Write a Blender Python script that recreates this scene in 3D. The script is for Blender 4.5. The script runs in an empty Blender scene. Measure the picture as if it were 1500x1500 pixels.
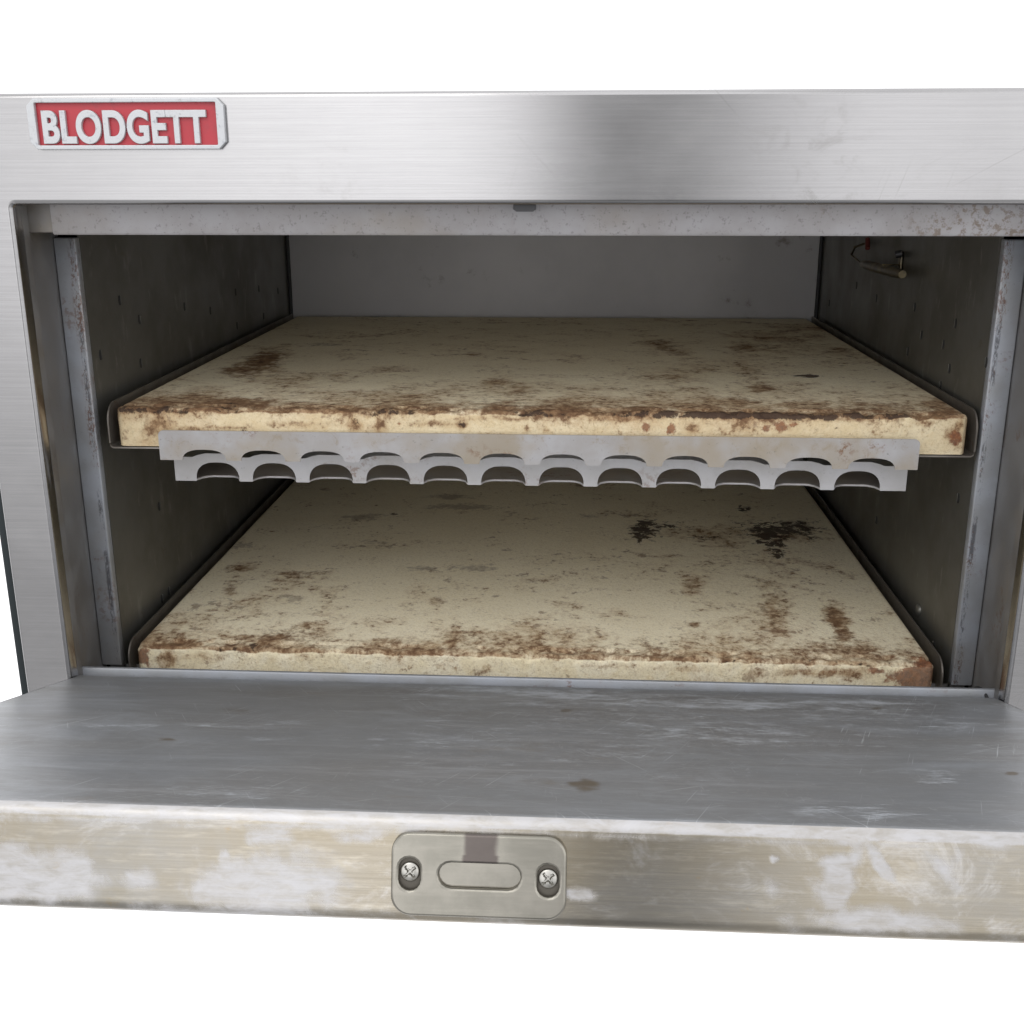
import bpy, bmesh, math, random
import numpy as np
from mathutils import Vector, Matrix
C = bpy.context.scene
COL = C.collection
random.seed(7)
rng = np.random.default_rng(7)

# ------------------------------------------------------------------ camera
CAM = np.array([0.0533, -1.2094, 0.5368])
YAW, PITCH, ROLL, FPX = 0.0599, 0.2904, -0.0013, 1638.4       # focal in 1500-px units
Fv = np.array([-math.sin(YAW)*math.cos(PITCH), math.cos(YAW)*math.cos(PITCH), -math.sin(PITCH)])
Rv = np.array([math.cos(YAW), math.sin(YAW), 0.0]); Uv = np.cross(Rv, Fv)
R2 = Rv*math.cos(ROLL) + Uv*math.sin(ROLL); U2 = -Rv*math.sin(ROLL) + Uv*math.cos(ROLL)
cam = bpy.data.cameras.new('camera'); co = bpy.data.objects.new('camera', cam); COL.objects.link(co)
cam.sensor_width = 36; cam.lens = FPX/1500*36; cam.clip_start = 0.02; cam.clip_end = 200
co.matrix_world = Matrix(((R2[0], U2[0], -Fv[0], CAM[0]), (R2[1], U2[1], -Fv[1], CAM[1]),
                          (R2[2], U2[2], -Fv[2], CAM[2]), (0, 0, 0, 1)))
C.camera = co
C.view_settings.view_transform = 'Standard'; C.view_settings.look = 'None'
C.cycles.diffuse_bounces = 8; C.cycles.max_bounces = 12; C.view_settings.exposure = 0.0; C.view_settings.gamma = 1

# ------------------------------------------------------------------ world: pale daylight surroundings
W = bpy.data.worlds.new('World'); C.world = W; W.use_nodes = True
wt = W.node_tree; wt.nodes.clear()
def wn(t, **k):
    n = wt.nodes.new(t)
    for a, b in k.items(): setattr(n, a, b)
    return n
def wm(op, a, b=None, c=None):
    n = wn('ShaderNodeMath', operation=op)
    for i, v in enumerate((a, b, c)):
        if v is None: continue
        if isinstance(v, (int, float)): n.inputs[i].default_value = v
        else: wt.links.new(v, n.inputs[i])
    return n.outputs[0]
def wr(v, a, b, c, d, smooth=True):
    n = wn('ShaderNodeMapRange', interpolation_type='SMOOTHSTEP' if smooth else 'LINEAR')
    wt.links.new(v, n.inputs[0])
    for i, q in enumerate((a, b, c, d)): n.inputs[i+1].default_value = q
    return n.outputs[0]
tc = wn('ShaderNodeTexCoord'); sx = wn('ShaderNodeSeparateXYZ'); wt.links.new(tc.outputs['Generated'], sx.inputs[0])
X, Y, Z = sx.outputs
az = wm('ARCTAN2', X, wm('MULTIPLY', Y, -1.0))            # 0 = towards the viewer's side, positive to the right
front = wr(Y, -0.25, 0.1, 1.0, 0.0)
sky = wr(Z, -0.30, 0.02, 0.0, 1.0)
lum = wm('SUBTRACT', wm('ADD', wm('MULTIPLY', sky, 1.25), 0.65), wm('MULTIPLY', wr(Z, 0.25, 0.6, 0.0, 1.0), 0.55))
left = wr(az, -0.55, -0.18, 0.70, 1.0)
right = wr(az, 0.12, 0.30, 0.0, -0.20)
col_l = wr(az, -0.075, 0.02, 0.0, 1.0); col_r = wr(az, 0.05, 0.27, 1.0, 0.0)
colh = wr(Z, 0.25, 0.5, 1.0, 0.0)
dark = wm('MULTIPLY', wm('MULTIPLY', col_l, col_r), colh)
thin = wm('MULTIPLY', wr(az, 0.31, 0.34, 0.0, 1.0), wr(az, 0.345, 0.375, 1.0, 0.0))
dark2 = wm('SUBTRACT', 1.0, wm('ADD', wm('MULTIPLY', dark, 0.84), wm('MULTIPLY', thin, 0.25)))
fl = wm('MULTIPLY', wm('MULTIPLY', lum, wm('ADD', left, right)), dark2)
val = wm('ADD', wm('MULTIPLY', fl, front), wm('MULTIPLY', wm('SUBTRACT', 1.0, front), 1.15))
cc = wn('ShaderNodeCombineColor')
wt.links.new(wm('MULTIPLY', val, 1.0), cc.inputs[0]); wt.links.new(val, cc.inputs[1]); wt.links.new(wm('MULTIPLY', val, 1.015), cc.inputs[2])
bg = wn('ShaderNodeBackground'); wt.links.new(cc.outputs[0], bg.inputs[0]); bg.inputs[1].default_value = 1.3
wo = wn('ShaderNodeOutputWorld'); wt.links.new(bg.outputs[0], wo.inputs[0])

# large soft area lamp, added up and left of viewer for direction and highlights
lt = bpy.data.lights.new('added_front_lamp', 'AREA'); lt.shape = 'RECTANGLE'; lt.size = 1.6; lt.size_y = 1.2; lt.energy = 16
lt.color = (1.0, 0.98, 0.95)
lo = bpy.data.objects.new('added_front_lamp', lt); COL.objects.link(lo)
lo.location = (-1.0, -2.2, 2.3)
lo.rotation_euler = (Vector((0.0, 0.1, 0.15)) - lo.location).to_track_quat('-Z', 'Y').to_euler()

# ------------------------------------------------------------------ pixel -> surface helpers (pixels of the 1500-px photo)
def ray(px, py):
    return Fv + R2*((px-750)/FPX) - U2*((py-750)/FPX)
def on_y(px, py, y):
    d = ray(px, py); return CAM + d*((y-CAM[1])/d[1])
def on_z(px, py, z):
    d = ray(px, py); return CAM + d*((z-CAM[2])/d[2])

# ------------------------------------------------------------------ material helpers
class M:
    def __init__(s, name):
        s.m = bpy.data.materials.new(name); s.m.use_nodes = True
        s.t = s.m.node_tree; s.b = s.t.nodes['Principled BSDF']
        s.co = s.t.nodes.new('ShaderNodeTexCoord').outputs['Object']
    def put(s, sock, v):
        if isinstance(v, (int, float)): sock.default_value = v
        elif isinstance(v, tuple): sock.default_value = v if len(v) == len(sock.default_value) else tuple(v)+(1.0,)
        else: s.t.links.new(v, sock)
    def math(s, op, a, b=0.0, c=None, clamp=False):
        n = s.t.nodes.new('ShaderNodeMath'); n.operation = op; n.use_clamp = clamp
        s.put(n.inputs[0], a); s.put(n.inputs[1], b)
        if c is not None: s.put(n.inputs[2], c)
        return n.outputs[0]
    def noise(s, scale, detail=4, rough=0.55, st=(1, 1, 1), off=(0, 0, 0), dist=0.0, co=None, rot=0.0):
        mp = s.t.nodes.new('ShaderNodeMapping'); s.t.links.new(co or s.co, mp.inputs[0])
        mp.inputs['Scale'].default_value = st; mp.inputs['Location'].default_value = off
        if rot:      # turn about the vertical first, then stretch
            m0 = s.t.nodes.new('ShaderNodeMapping'); m0.inputs['Rotation'].default_value = (0, 0, math.radians(rot)); s.t.links.new(co or s.co, m0.inputs[0]); s.t.links.new(m0.outputs[0], mp.inputs[0])
        n = s.t.nodes.new('ShaderNodeTexNoise'); s.t.links.new(mp.outputs[0], n.inputs['Vector'])
        n.inputs['Scale'].default_value = scale; n.inputs['Detail'].default_value = detail
        n.inputs['Roughness'].default_value = rough; n.inputs['Distortion'].default_value = dist
        return n.outputs['Fac']
    def voro(s, scale, st=(1, 1, 1), off=(0, 0, 0)):
        mp = s.t.nodes.new('ShaderNodeMapping'); s.t.links.new(s.co, mp.inputs[0])
        mp.inputs['Scale'].default_value = st; mp.inputs['Location'].default_value = off
        n = s.t.nodes.new('ShaderNodeTexVoronoi'); s.t.links.new(mp.outputs[0], n.inputs['Vector'])
        n.inputs['Scale'].default_value = scale
        return n.outputs['Distance']
    def ramp(s, v, a, b, c=0.0, d=1.0):
        n = s.t.nodes.new('ShaderNodeMapRange'); n.interpolation_type = 'SMOOTHSTEP'
        s.put(n.inputs[0], v)
        for i, q in enumerate((a, b, c, d)): n.inputs[i+1].default_value = q
        return n.outputs[0]
    def mix(s, f, a, b):
        n = s.t.nodes.new('ShaderNodeMix'); n.data_type = 'RGBA'
        s.put(n.inputs[0], f); s.put(n.inputs[6], a); s.put(n.inputs[7], b)
        return n.outputs[2]
    def attr(s, name):
        n = s.t.nodes.new('ShaderNodeAttribute'); n.attribute_name = name; return n.outputs['Fac']
    def xyz(s):
        n = s.t.nodes.new('ShaderNodeSeparateXYZ'); s.t.links.new(s.co, n.inputs[0]); return n.outputs
    def bump(s, h, strength, dist=0.001):
        n = s.t.nodes.new('ShaderNodeBump'); n.inputs['Strength'].default_value = strength; n.inputs['Distance'].default_value = dist
        s.put(n.inputs['Height'], h); s.t.links.new(n.outputs[0], s.b.inputs['Normal'])
    def set(s, **k):
        for a, v in k.items():
            a = {'Base': 'Base Color', 'Rough': 'Roughness', 'Metal': 'Metallic', 'Spec': 'Specular IOR Level', 'Aniso': 'Anisotropic'}.get(a, a)
            s.put(s.b.inputs[a], v)
    def tangent(s, v):
        n = s.t.nodes.new('ShaderNodeCombineXYZ')
        for i in range(3): n.inputs[i].default_value = v[i]
        s.t.links.new(n.outputs[0], s.b.inputs['Tangent'])

def brushed(name, base, rough, aniso=0.75, tan=(0, 0, 1), st=(3, 3, 800), streak=0.035, smudge=0.06, off=(0, 0, 0)):
    m = M(name)
    f = m.noise(1.0, 3, 0.7, st, off)
    g = m.noise(1.0, 3, 0.7, (st[0]*5, st[1]*5, st[2]*.35), off)
    big = m.noise(5.0, 4, 0.6, (1, 1, 1.6), (3, 2, 1))
    k = m.math('ADD', m.ramp(f, .3, .7, -streak, streak), m.math('ADD', m.ramp(g, .3, .7, -streak*.5, streak*.5), m.ramp(big, .35, .7, -smudge, smudge*.4)))
    v = m.math('ADD', k, 1.0)
    n = m.t.nodes.new('ShaderNodeVectorMath'); n.operation = 'SCALE'; n.inputs[0].default_value = base; m.t.links.new(v, n.inputs['Scale'])
    spots = m.ramp(m.noise(9, 5, .7, (1, 1, 1), (7, 1, 4)), .66, .78)
    c = m.mix(m.math('MULTIPLY', spots, .22), n.outputs[0], (base[0]*.75, base[1]*.68, base[2]*.56))
    lines = 0.0
    for rt, of in ((28, 2), (-47, 6), (71, 11)):
        m0 = m.t.nodes.new('ShaderNodeMapping'); m0.inputs['Rotation'].default_value = (0, math.radians(rt), 0); m.t.links.new(m.co, m0.inputs[0])
        ln = m.noise(1, 2, .5, (5, 5, 520), (of, of, 0), .12, co=m0.outputs[0]); gate = m.ramp(m.noise(8, 2, .5, (1, 1, 1), (of, 0, 3)), .52, .62)
        lines = m.math('ADD', m.math('MULTIPLY', m.ramp(ln, .68, .72), gate), lines)
    finger = m.math('MULTIPLY', m.ramp(m.noise(26, 5, .7, (1, 1, 1.4), (3, 3, 9), .8), .5, .7), m.ramp(m.noise(5, 2, .5, (1, 1, 1), (6, 6, 2)), .5, .65))
    c = m.mix(m.math('MULTIPLY', lines, .22), c, (base[0]*.6, base[1]*.58, base[2]*.56))
    c = m.mix(m.math('MULTIPLY', finger, .20), c, (base[0]*.72, base[1]*.70, base[2]*.64))
    m.set(Base=c, Metal=1.0, Rough=m.math('ADD', m.math('ADD', m.ramp(big, .3, .7, -.01, .03), m.math('MULTIPLY', finger, .06)), rough), Aniso=aniso)
    m.tangent(tan)
    m.bump(f, 0.12, 0.0003)
    return m.m

def galvanised(name, base, metal=.55, rough=.5, rust=.5, tint=(.42, .45, .52), specks=.6, seed=0, brown=0.35, line=None, rcol=(.16, .065, .02), rth=.58):
    m = M(name)
    a = m.noise(22, 5, .6, (1, 1, 1), (seed, 3, 1)); b = m.noise(7, 4, .6, (1, 1, 1), (seed, 9, 2))
    c = m.mix(m.ramp(a, .35, .68), base, tint)
    if brown > .7: c = m.mix(m.ramp(m.noise(55, 6, .75, (1, 1, 1), (seed, 12, 5), .6), .52, .70, 0, .6), c, (.25, .20, .14))
    c = m.mix(m.ramp(b, .5 if brown < .7 else .44, .75 if brown < .7 else .62, 0, brown), c, (.30, .25, .18))
    fine = m.noise(240, 3, .7, (1, 1, 1), (seed, 0, 0))
    c = m.mix(m.ramp(fine, .62 if specks < 1 else .56, .75 if specks < 1 else .68, 0, specks*(.7 if specks < 1 else .42)), c, (.12, .11, .10))
    r = m.math('MULTIPLY', m.ramp(m.math('ADD', m.noise(13, 3, .5, (1, 1, 1), (seed+4, 1, 1)), m.ramp(m.xyz()[0], -.1, .3, -.10, .02) if rcol[0] == .15 else 0.0), rth, rth+.1), m.ramp(m.noise(150, 4, .7, (1, 1, 1), (seed, 5, 0)), .5, .62))
    c = m.mix(m.math('MULTIPLY', r, rust*(.6 if rcol[0] == .15 else 1)), c, rcol)
    if line is not None:      # dark worn seam along the edge of the strip, with rust flecks
        x = m.math('ABSOLUTE', m.math('SUBTRACT', m.xyz()[0], line))
        near = m.ramp(x, .0012, .0034, 1, 0)
        n1 = m.noise(1, 5, .75, (700, 700, 170), (seed, 1, 1)); n2 = m.noise(1, 2, .5, (20, 20, 14), (seed, 4, 1))
        k = m.math('MULTIPLY', near, m.ramp(m.math('ADD', n1, m.math('MULTIPLY', m.math('SUBTRACT', n2, .5), .8)), .48, .62))
        c = m.mix(m.math('MULTIPLY', k, .85), c, (.085, .085, .095))
        n3 = m.noise(1, 5, .75, (500, 500, 220), (seed, 7, 1))
        c = m.mix(m.math('MULTIPLY', m.math('MULTIPLY', m.ramp(x, .002, .007, 1, 0), m.ramp(m.math('ADD', n3, m.math('MULTIPLY', m.math('SUBTRACT', m.noise(1, 2, .5, (9, 9, 9), (seed, 9, 3)), .5), .7)), .58, .68)), .8), c, (.13, .055, .03))
    m.set(Base=c, Metal=metal, Rough=m.ramp(a, .3, .7, rough-.07, rough+.1))
    m.bump(m.math('ADD', fine, m.math('MULTIPLY', a, 2.0)), .15, .0006)
    return m.m

def make_mats():
    d = {}
    d['front'] = brushed('brushed_stainless', (.385, .380, .382), .20)
    d['jamb'] = galvanised('jamb_steel', (.21, .20, .19), .5, .5, .5, (.26, .26, .265), .5, 2, .6)
    d['flange'] = galvanised('galvanised_flange', (.31, .32, .335), .45, .5, .7, (.36, .38, .42), .5, 5, .3)
    d['flange_l'] = galvanised('galvanised_left_flange', (.31, .32, .335), .45, .5, .4, (.36, .38, .42), .5, 5, .3, -.4933-.0045)
    d['flange_r'] = galvanised('galvanised_right_flange', (.31, .32, .335), .45, .5, .4, (.36, .38, .42), .5, 15, .3, .4908+.0045)
    d['rim'] = galvanised('header_lip_steel', (.33, .315, .315), .25, .55, 1.0, (.39, .38, .39), 1.0, 8, .45, None, (.15, .095, .045), .54)
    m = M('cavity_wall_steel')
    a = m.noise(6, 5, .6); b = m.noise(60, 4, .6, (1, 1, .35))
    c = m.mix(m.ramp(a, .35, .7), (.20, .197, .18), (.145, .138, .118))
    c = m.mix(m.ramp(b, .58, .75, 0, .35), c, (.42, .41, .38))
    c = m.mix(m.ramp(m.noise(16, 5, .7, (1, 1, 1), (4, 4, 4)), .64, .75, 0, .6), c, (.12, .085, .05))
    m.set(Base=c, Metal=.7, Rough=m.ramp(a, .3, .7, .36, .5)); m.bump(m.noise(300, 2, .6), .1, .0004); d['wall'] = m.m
    m = M('cavity_back_steel')
    a = m.noise(5, 5, .6, (1, 1, 1), (2, 0, 0)); 
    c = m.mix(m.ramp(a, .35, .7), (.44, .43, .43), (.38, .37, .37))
    c = m.mix(m.ramp(m.noise(14, 6, .7, (1, 1, 1), (1, 4, 4)), .62, .74, 0, .7), c, (.15, .13, .10))
    m.set(Base=c, Metal=.35, Rough=.5); d['back'] = m.m
    # fired clay baking stone
    def stone(name, seed, front_gloss=0):
        m = M(name)
        st = m.attr('stain'); cr = m.attr('crust'); ed = m.attr('edge'); orr = m.attr('rusty'); gr = m.attr('grey')
        big = m.noise(4.5, 6, .62, (1, 1.3, 1), (seed, 0, 0), .3); med = m.noise(22, 6, .68, (1, 1, 1), (seed, 4, 0), .4)
        fine = m.noise(110, 5, .72, (1, 1, 1), (seed, 8, 0)); grain = m.noise(420, 2, .6, (1, 1, 1), (seed, 1, 0))
        c = m.mix(m.ramp(big, .3, .7), (.86, .775, .57), (.78, .69, .485))
        c = m.mix(m.ramp(grain, .3, .7, 0, .35), c, (.90, .85, .72))
        # pale sound clay on the front face / worn edge
        face = m.mix(m.ramp(med, .38, .62), (.60, .475, .285) if seed < 3 else (.80, .70, .48), (.70, .60, .41) if seed < 3 else (.86, .79, .61))
        face = m.mix(m.ramp(m.noise(170, 5, .8, (1, 1, 1), (seed, 31, 0)), .52, .66, 0, .55), face, (.47, .33, .17))
        face = m.mix(m.ramp(m.noise(75, 5, .75, (1, 1, 1), (seed, 37, 0), .5), .60, .70, 0, .6), face, (.30, .19, .10))
        c = m.mix(m.math('MULTIPLY', ed, .85), c, face)
        # tan soak
        mid = m.noise(9, 6, .7, (1, 1, 1), (seed, 14, 0), .5); vf = m.noise(230, 4, .75, (1, 1, 1), (seed, 18, 0))
        def dv(x, k): return m.math('MULTIPLY', m.math('SUBTRACT', x, .5), k)
        tan = m.math('ADD', m.math('MULTIPLY', st, .75), m.math('ADD', dv(med, 1.3), m.math('ADD', dv(mid, 1.5), dv(fine, .9))))
        c = m.mix(m.ramp(tan, -.05 if seed < 3 else .06, .72, 0, .80), c, (.41, .265, .135))
        c = m.mix(m.ramp(m.noise(330, 3, .8, (1, 1, 1), (seed, 41, 0)), .52, .68, 0, .38), c, (.38, .30, .20))
        # bare pits and grit
        c = m.mix(m.ramp(m.math('ADD', vf, dv(med, .4)), .56, .72, 0, .42), c, (.34, .26, .17))
        sp = m.math('ADD', fine, m.math('ADD', dv(med, .6), m.math('ADD', dv(mid, .5), m.math('MULTIPLY', st, .10))))
        c = m.mix(m.ramp(sp, .61 if seed < 3 else .63, .74, 0, .72), c, (.24, .145, .075))
        c = m.mix(m.ramp(m.math('ADD', m.noise(52, 5, .7, (1, 1, 1), (seed, 2, 2), .4), dv(mid, .8)), .63, .72, 0, .62), c, (.22, .14, .09))
        # brown stains, ragged and mottled
        b1 = m.math('ADD', m.math('MULTIPLY', st, .9), m.math('ADD', dv(med, 1.5), m.math('ADD', dv(fine, 1.5), dv(vf, .8))))
        c = m.mix(m.ramp(b1, .30, .98, 0, .9), c, m.mix(m.ramp(fine, .35, .65), (.24, .135, .066), (.125, .064, .034)))
        g1 = m.math('ADD', gr, m.math('ADD', m.math('MULTIPLY', m.math('SUBTRACT', med, .5), 1.2), m.math('MULTIPLY', m.math('SUBTRACT', fine, .5), 1.0)))
        c = m.mix(m.ramp(g1, .35, .75, 0, .55), c, (.22, .165, .125))
        o1 = m.math('ADD', orr, m.math('ADD', dv(fine, 1.4), dv(med, 1.0)))
        c = m.mix(m.ramp(o1, .42, .72, 0, .85), c, m.mix(m.ramp(vf, .35, .65), (.27, .105, .045), (.15, .065, .04)))
        k1 = m.math('ADD', cr, m.math('MULTIPLY', m.math('SUBTRACT', m.noise(75, 6, .75, (1, 1, 1), (seed, 6, 3), .6), .5), 2.2))
        crm = m.ramp(k1, .55, .75)
        c = m.mix(m.math('MULTIPLY', crm, .92), c, (.05, .03, .021))
        m.set(Base=c, Metal=0.0, Rough=.82, Spec=.3)
        h = m.math('ADD', m.math('MULTIPLY', grain, .7), m.math('ADD', m.math('MULTIPLY', fine, 1.2), m.math('MULTIPLY', crm, .8)))
        m.bump(h, .7, .0015)
        return m.m
    d['stone_up'] = stone('stained_baking_stone', 1.3); d['stone_low'] = stone('cream_baking_stone', 6.1)
    d['tray'] = galvanised('dark_tray_steel', (.26, .24, .215), .75, .38, .5, (.2, .18, .16), .3, 3)
    d['strip'] = galvanised('pale_perforated_steel', (.32, .305, .295), .3, .5, .9, (.385, .38, .39), .8, 11, .75)
    d['pale_sheet'] = galvanised('pale_bounce_sheet', (.70, .69, .66), .15, .45, .2, (.76, .75, .73), .2, 21, .15)  # unseen ceiling and pan made this pale to bounce light into the cavity
    d['strip_b'] = galvanised('bright_arched_steel', (.43, .42, .415), .3, .45, .5, (.50, .495, .505), .5, 17, .3)
    d['shelf'] = galvanised('brown_flange_steel', (.28, .25, .23), .4, .5, .5, (.36, .34, .33), .4, 12)
    # door inner panel
    m = M('scuffed_door_liner')
    mk = m.attr('mark'); bl = m.attr('blot')
    f = m.noise(1, 4, .75, (5, 60, 60)); s2 = m.noise(1, 3, .8, (90, 700, 700), (3, 2, 1)); big = m.noise(4, 5, .6, (1, 2, 1)); med = m.noise(26, 6, .7, (.6, 1.8, 1.8), (4, 1, 0), .6)
    c = m.mix(m.ramp(big, .3, .7), (.29, .30, .315), (.24, .238, .235))
    c = m.mix(m.ramp(f, .5, .72, 0, .35), c, (.45, .46, .48))
    c = m.mix(m.ramp(s2, .52, .75, 0, .40), c, (.50, .51, .53))
    scr = m.noise(1, 5, .8, (160, 14, 14), (1, 7, 0), 1.2)
    c = m.mix(m.ramp(scr, .63, .68, 0, .25), c, (.62, .64, .66))
    haze = m.ramp(m.noise(9, 7, .75, (.7, 1.5, 1.5), (8, 2, 0), .8), .42, .75, 0, .45)
    c = m.mix(haze, c, (.45, .48, .52))
    for q, (rt, of) in enumerate(((18, 1), (-32, 5), (64, 9), (-71, 13), (5, 17), (112, 21))):
        ln = m.noise(1, 3, .6, (7, 620, 7), (of, of*2, 0), .15, rot=rt)
        gate = m.ramp(m.noise(11, 2, .5, (1, 1, 1), (of, 0, 3)), .5, .62)
        c = m.mix(m.math('MULTIPLY', m.ramp(ln, .665, .71, 0, .55), gate), c, (.68, .71, .74))
    c = m.mix(m.ramp(m.noise(14, 6, .7, (.6, 1, 1), (3, 12, 0)), .6, .75, 0, .5), c, (.24, .20, .15))
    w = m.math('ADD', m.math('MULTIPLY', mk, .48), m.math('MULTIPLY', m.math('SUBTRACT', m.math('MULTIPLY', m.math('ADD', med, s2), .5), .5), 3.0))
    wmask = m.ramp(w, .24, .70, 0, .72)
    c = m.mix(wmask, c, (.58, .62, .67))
    c = m.mix(m.ramp(m.math('ADD', bl, m.math('MULTIPLY', m.math('SUBTRACT', med, .5), .8)), .4, .8, 0, .75), c, (.15, .115, .07))
    m.set(Base=c, Metal=m.math('SUBTRACT', .6, m.math('MULTIPLY', wmask, .4)), Rough=m.ramp(big, .3, .7, .36, .46), Aniso=.3); m.tangent((0, .96, .28))
    m.bump(m.math('ADD', s2, scr), .2, .0004)
    d['liner'] = m.m
    # door edge: heat-tinted brushed steel with mineral residue and painted lip highlight
    m = M('heat_tinted_door_edge')
    mk = m.attr('mark'); dk = m.attr('blot')
    f = m.noise(1, 4, .7, (4, 420, 420)); f2 = m.noise(1, 3, .7, (30, 150, 150)); big = m.noise(7, 5, .65, (1, 1, 1), (5, 5, 5), .5); med = m.noise(30, 7, .75, (1, 1, 1), (2, 5, 1), .5); fi = m.noise(1, 5, .7, (50, 160, 160), (2, 5, 1), .5)
    c = m.mix(m.ramp(big, .3, .68), (.30, .288, .265), (.29, .255, .195))
    c = m.mix(m.ramp(f, .4, .7, 0, .35), c, (.36, .33, .27))
    c = m.mix(m.ramp(f2, .5, .75, 0, .3), c, (.55, .51, .43))
    c = m.mix(m.ramp(m.noise(16, 7, .75, (1, 1.6, 1.6), (9, 2, 4), .8), .5, .7, 0, .6), c, (.50, .49, .48))
    c = m.mix(m.ramp(m.noise(40, 6, .75, (.7, 1, 1), (9, 7, 4), .4), .62, .72, 0, .5), c, (.34, .24, .11))
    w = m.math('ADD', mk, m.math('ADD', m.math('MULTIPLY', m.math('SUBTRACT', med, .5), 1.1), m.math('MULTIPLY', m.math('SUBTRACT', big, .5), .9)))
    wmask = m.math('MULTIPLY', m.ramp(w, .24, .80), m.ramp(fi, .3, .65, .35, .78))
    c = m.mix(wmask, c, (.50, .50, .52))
    c = m.mix(m.ramp(m.math('ADD', dk, m.math('MULTIPLY', m.math('SUBTRACT', med, .5), .5)), .3, .9, 0, .7), c, (.25, .22, .16))
    m.set(Base=c, Metal=m.math('SUBTRACT', .9, m.math('MULTIPLY', wmask, .55)), Rough=m.math('ADD', .2, m.math('MULTIPLY', wmask, .25)), Aniso=.85); m.tangent((0, -.28, .96))
    m.bump(m.math('ADD', f, m.math('MULTIPLY', wmask, .6)), .25, .0004)
    d['edge'] = m.m
    m = M('worn_strike_plate_steel')
    x = m.xyz()[0]
    a = m.noise(30, 5, .6); b = m.noise(1, 3, .6, (20, 200, 200))
    c = m.mix(m.ramp(a, .35, .7), (.23, .22, .19), (.29, .275, .24)); c = m.mix(m.ramp(b, .45, .7, 0, .3), c, (.33, .31, .27))
    burn = m.attr('blot'); c = m.mix(m.ramp(m.math('ADD', burn, m.math('MULTIPLY', m.math('SUBTRACT', a, .5), .4)), .45, .65, 0, .8), c, (.085, .068, .066))
    m.set(Base=c, Metal=.95, Rough=.24); m.bump(b, .1, .0003); d['strike'] = m.m
    m = M('screw_steel'); m.set(Base=(.42, .41, .38), Metal=1.0, Rough=.3); d['screw'] = m.m
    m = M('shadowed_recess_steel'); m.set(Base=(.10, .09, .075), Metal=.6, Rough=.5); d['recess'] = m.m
    m = M('cast_aluminium'); a = m.noise(150, 4, .7); c = m.mix(m.ramp(a, .56, .72, 0, .6), (.48, .49, .505), (.20, .22, .25)); c = m.mix(m.ramp(m.noise(60, 5, .75, (1, 1, 1), (4, 4, 4)), .58, .72, 0, .6), c, (.23, .22, .21)); m.set(Base=c, Metal=.25, Rough=.42); m.bump(a, .4, .0005); d['alu'] = m.m
    m = M('red_enamel'); a = m.noise(60, 4, .7); c = m.mix(m.ramp(a, .5, .8, 0, .5), (.40, .024, .038), (.27, .035, .045)); c = m.mix(m.ramp(m.noise(35, 3, .5, (1, 1, 1), (3, 3, 3)), .7, .74, 0, .6), c, (.55, .45, .45)); m.set(Base=c, Rough=.4); d['red'] = m.m
    m = M('dark_iron'); m.set(Base=(.05, .05, .052), Metal=.6, Rough=.45); d['iron'] = m.m
    m = M('slot_dark'); m.set(Base=(.02, .02, .02), Rough=.6); d['slot'] = m.m
    m = M('dull_brass'); a = m.noise(60, 3); m.set(Base=m.mix(m.ramp(a, .3, .7), (.24, .20, .12), (.12, .105, .08)), Metal=.9, Rough=.32); d['brass'] = m.m
    m = M('red_rubber'); m.set(Base=(.11, .018, .014), Rough=.6); d['redtip'] = m.m
    m = M('teal_black_trim'); m.set(Base=(.004, .010, .012), Rough=.6); d['trim'] = m.m
    return d
MT = make_mats()

# ------------------------------------------------------------------ object helpers
def root(name, loc, label, cat, group=None):
    o = bpy.data.objects.new(name, None); COL.objects.link(o); o.location = loc; o.empty_display_size = .05
    o['label'] = label; o['category'] = cat
    if group: o['group'] = group
    return o
def origin(parent):
    v = Vector((0, 0, 0)); p = parent
    while p is not None: v += p.location; p = p.parent
    return v
def link(name, me, mat, parent=None, loc=None, smooth=None, label=None):
    """me holds world coordinates; they are shifted to the object's own origin"""
    o = bpy.data.objects.new(name, me); COL.objects.link(o)
    base = Vector(loc) if loc is not None else (origin(parent) if parent else Vector((0, 0, 0)))
    me.transform(Matrix.Translation(-base))
    if parent is not None:
        o.parent = parent; o.location = base - origin(parent)
    else: o.location = base
    if mat is not None:
        me.materials.clear(); me.materials.append(mat)
    if smooth is not None:
        me.polygons.foreach_set('use_smooth', [True]*len(me.polygons))
        if smooth > 0: me.set_sharp_from_angle(angle=math.radians(smooth))
    if label: o['label'] = label
    me.update()
    return o
def bm_me(name, bm):
    bmesh.ops.recalc_face_normals(bm, faces=bm.faces[:])
    me = bpy.data.meshes.new(name); bm.to_mesh(me); bm.free(); return me
def box(bm, a, b, bev=0.0, seg=2):
    vs = [bm.verts.new((x, y, z)) for x in (a[0], b[0]) for y in (a[1], b[1]) for z in (a[2], b[2])]
    fs = []
    for q in ((0, 1, 3, 2), (4, 6, 7, 5), (0, 4, 5, 1), (2, 3, 7, 6), (0, 2, 6, 4), (1, 5, 7, 3)):
        fs.append(bm.faces.new([vs[i] for i in q]))
    if bev:
        es = list({e for f in fs for e in f.edges})
        bmesh.ops.bevel(bm, geom=es, offset=bev, segments=seg, affect='EDGES', profile=.5)
def extrude_poly(bm, pts, vec):
    """pts: list of 3-D points of a flat outline; vec: thickness"""
    n = len(pts); a = [bm.verts.new(p) for p in pts]; b = [bm.verts.new(Vector(p)+Vector(vec)) for p in pts]
    bm.faces.new(a); bm.faces.new(b[::-1])
    for i in range(n): bm.faces.new((a[i], b[i], b[(i+1) % n], a[(i+1) % n]))
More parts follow.
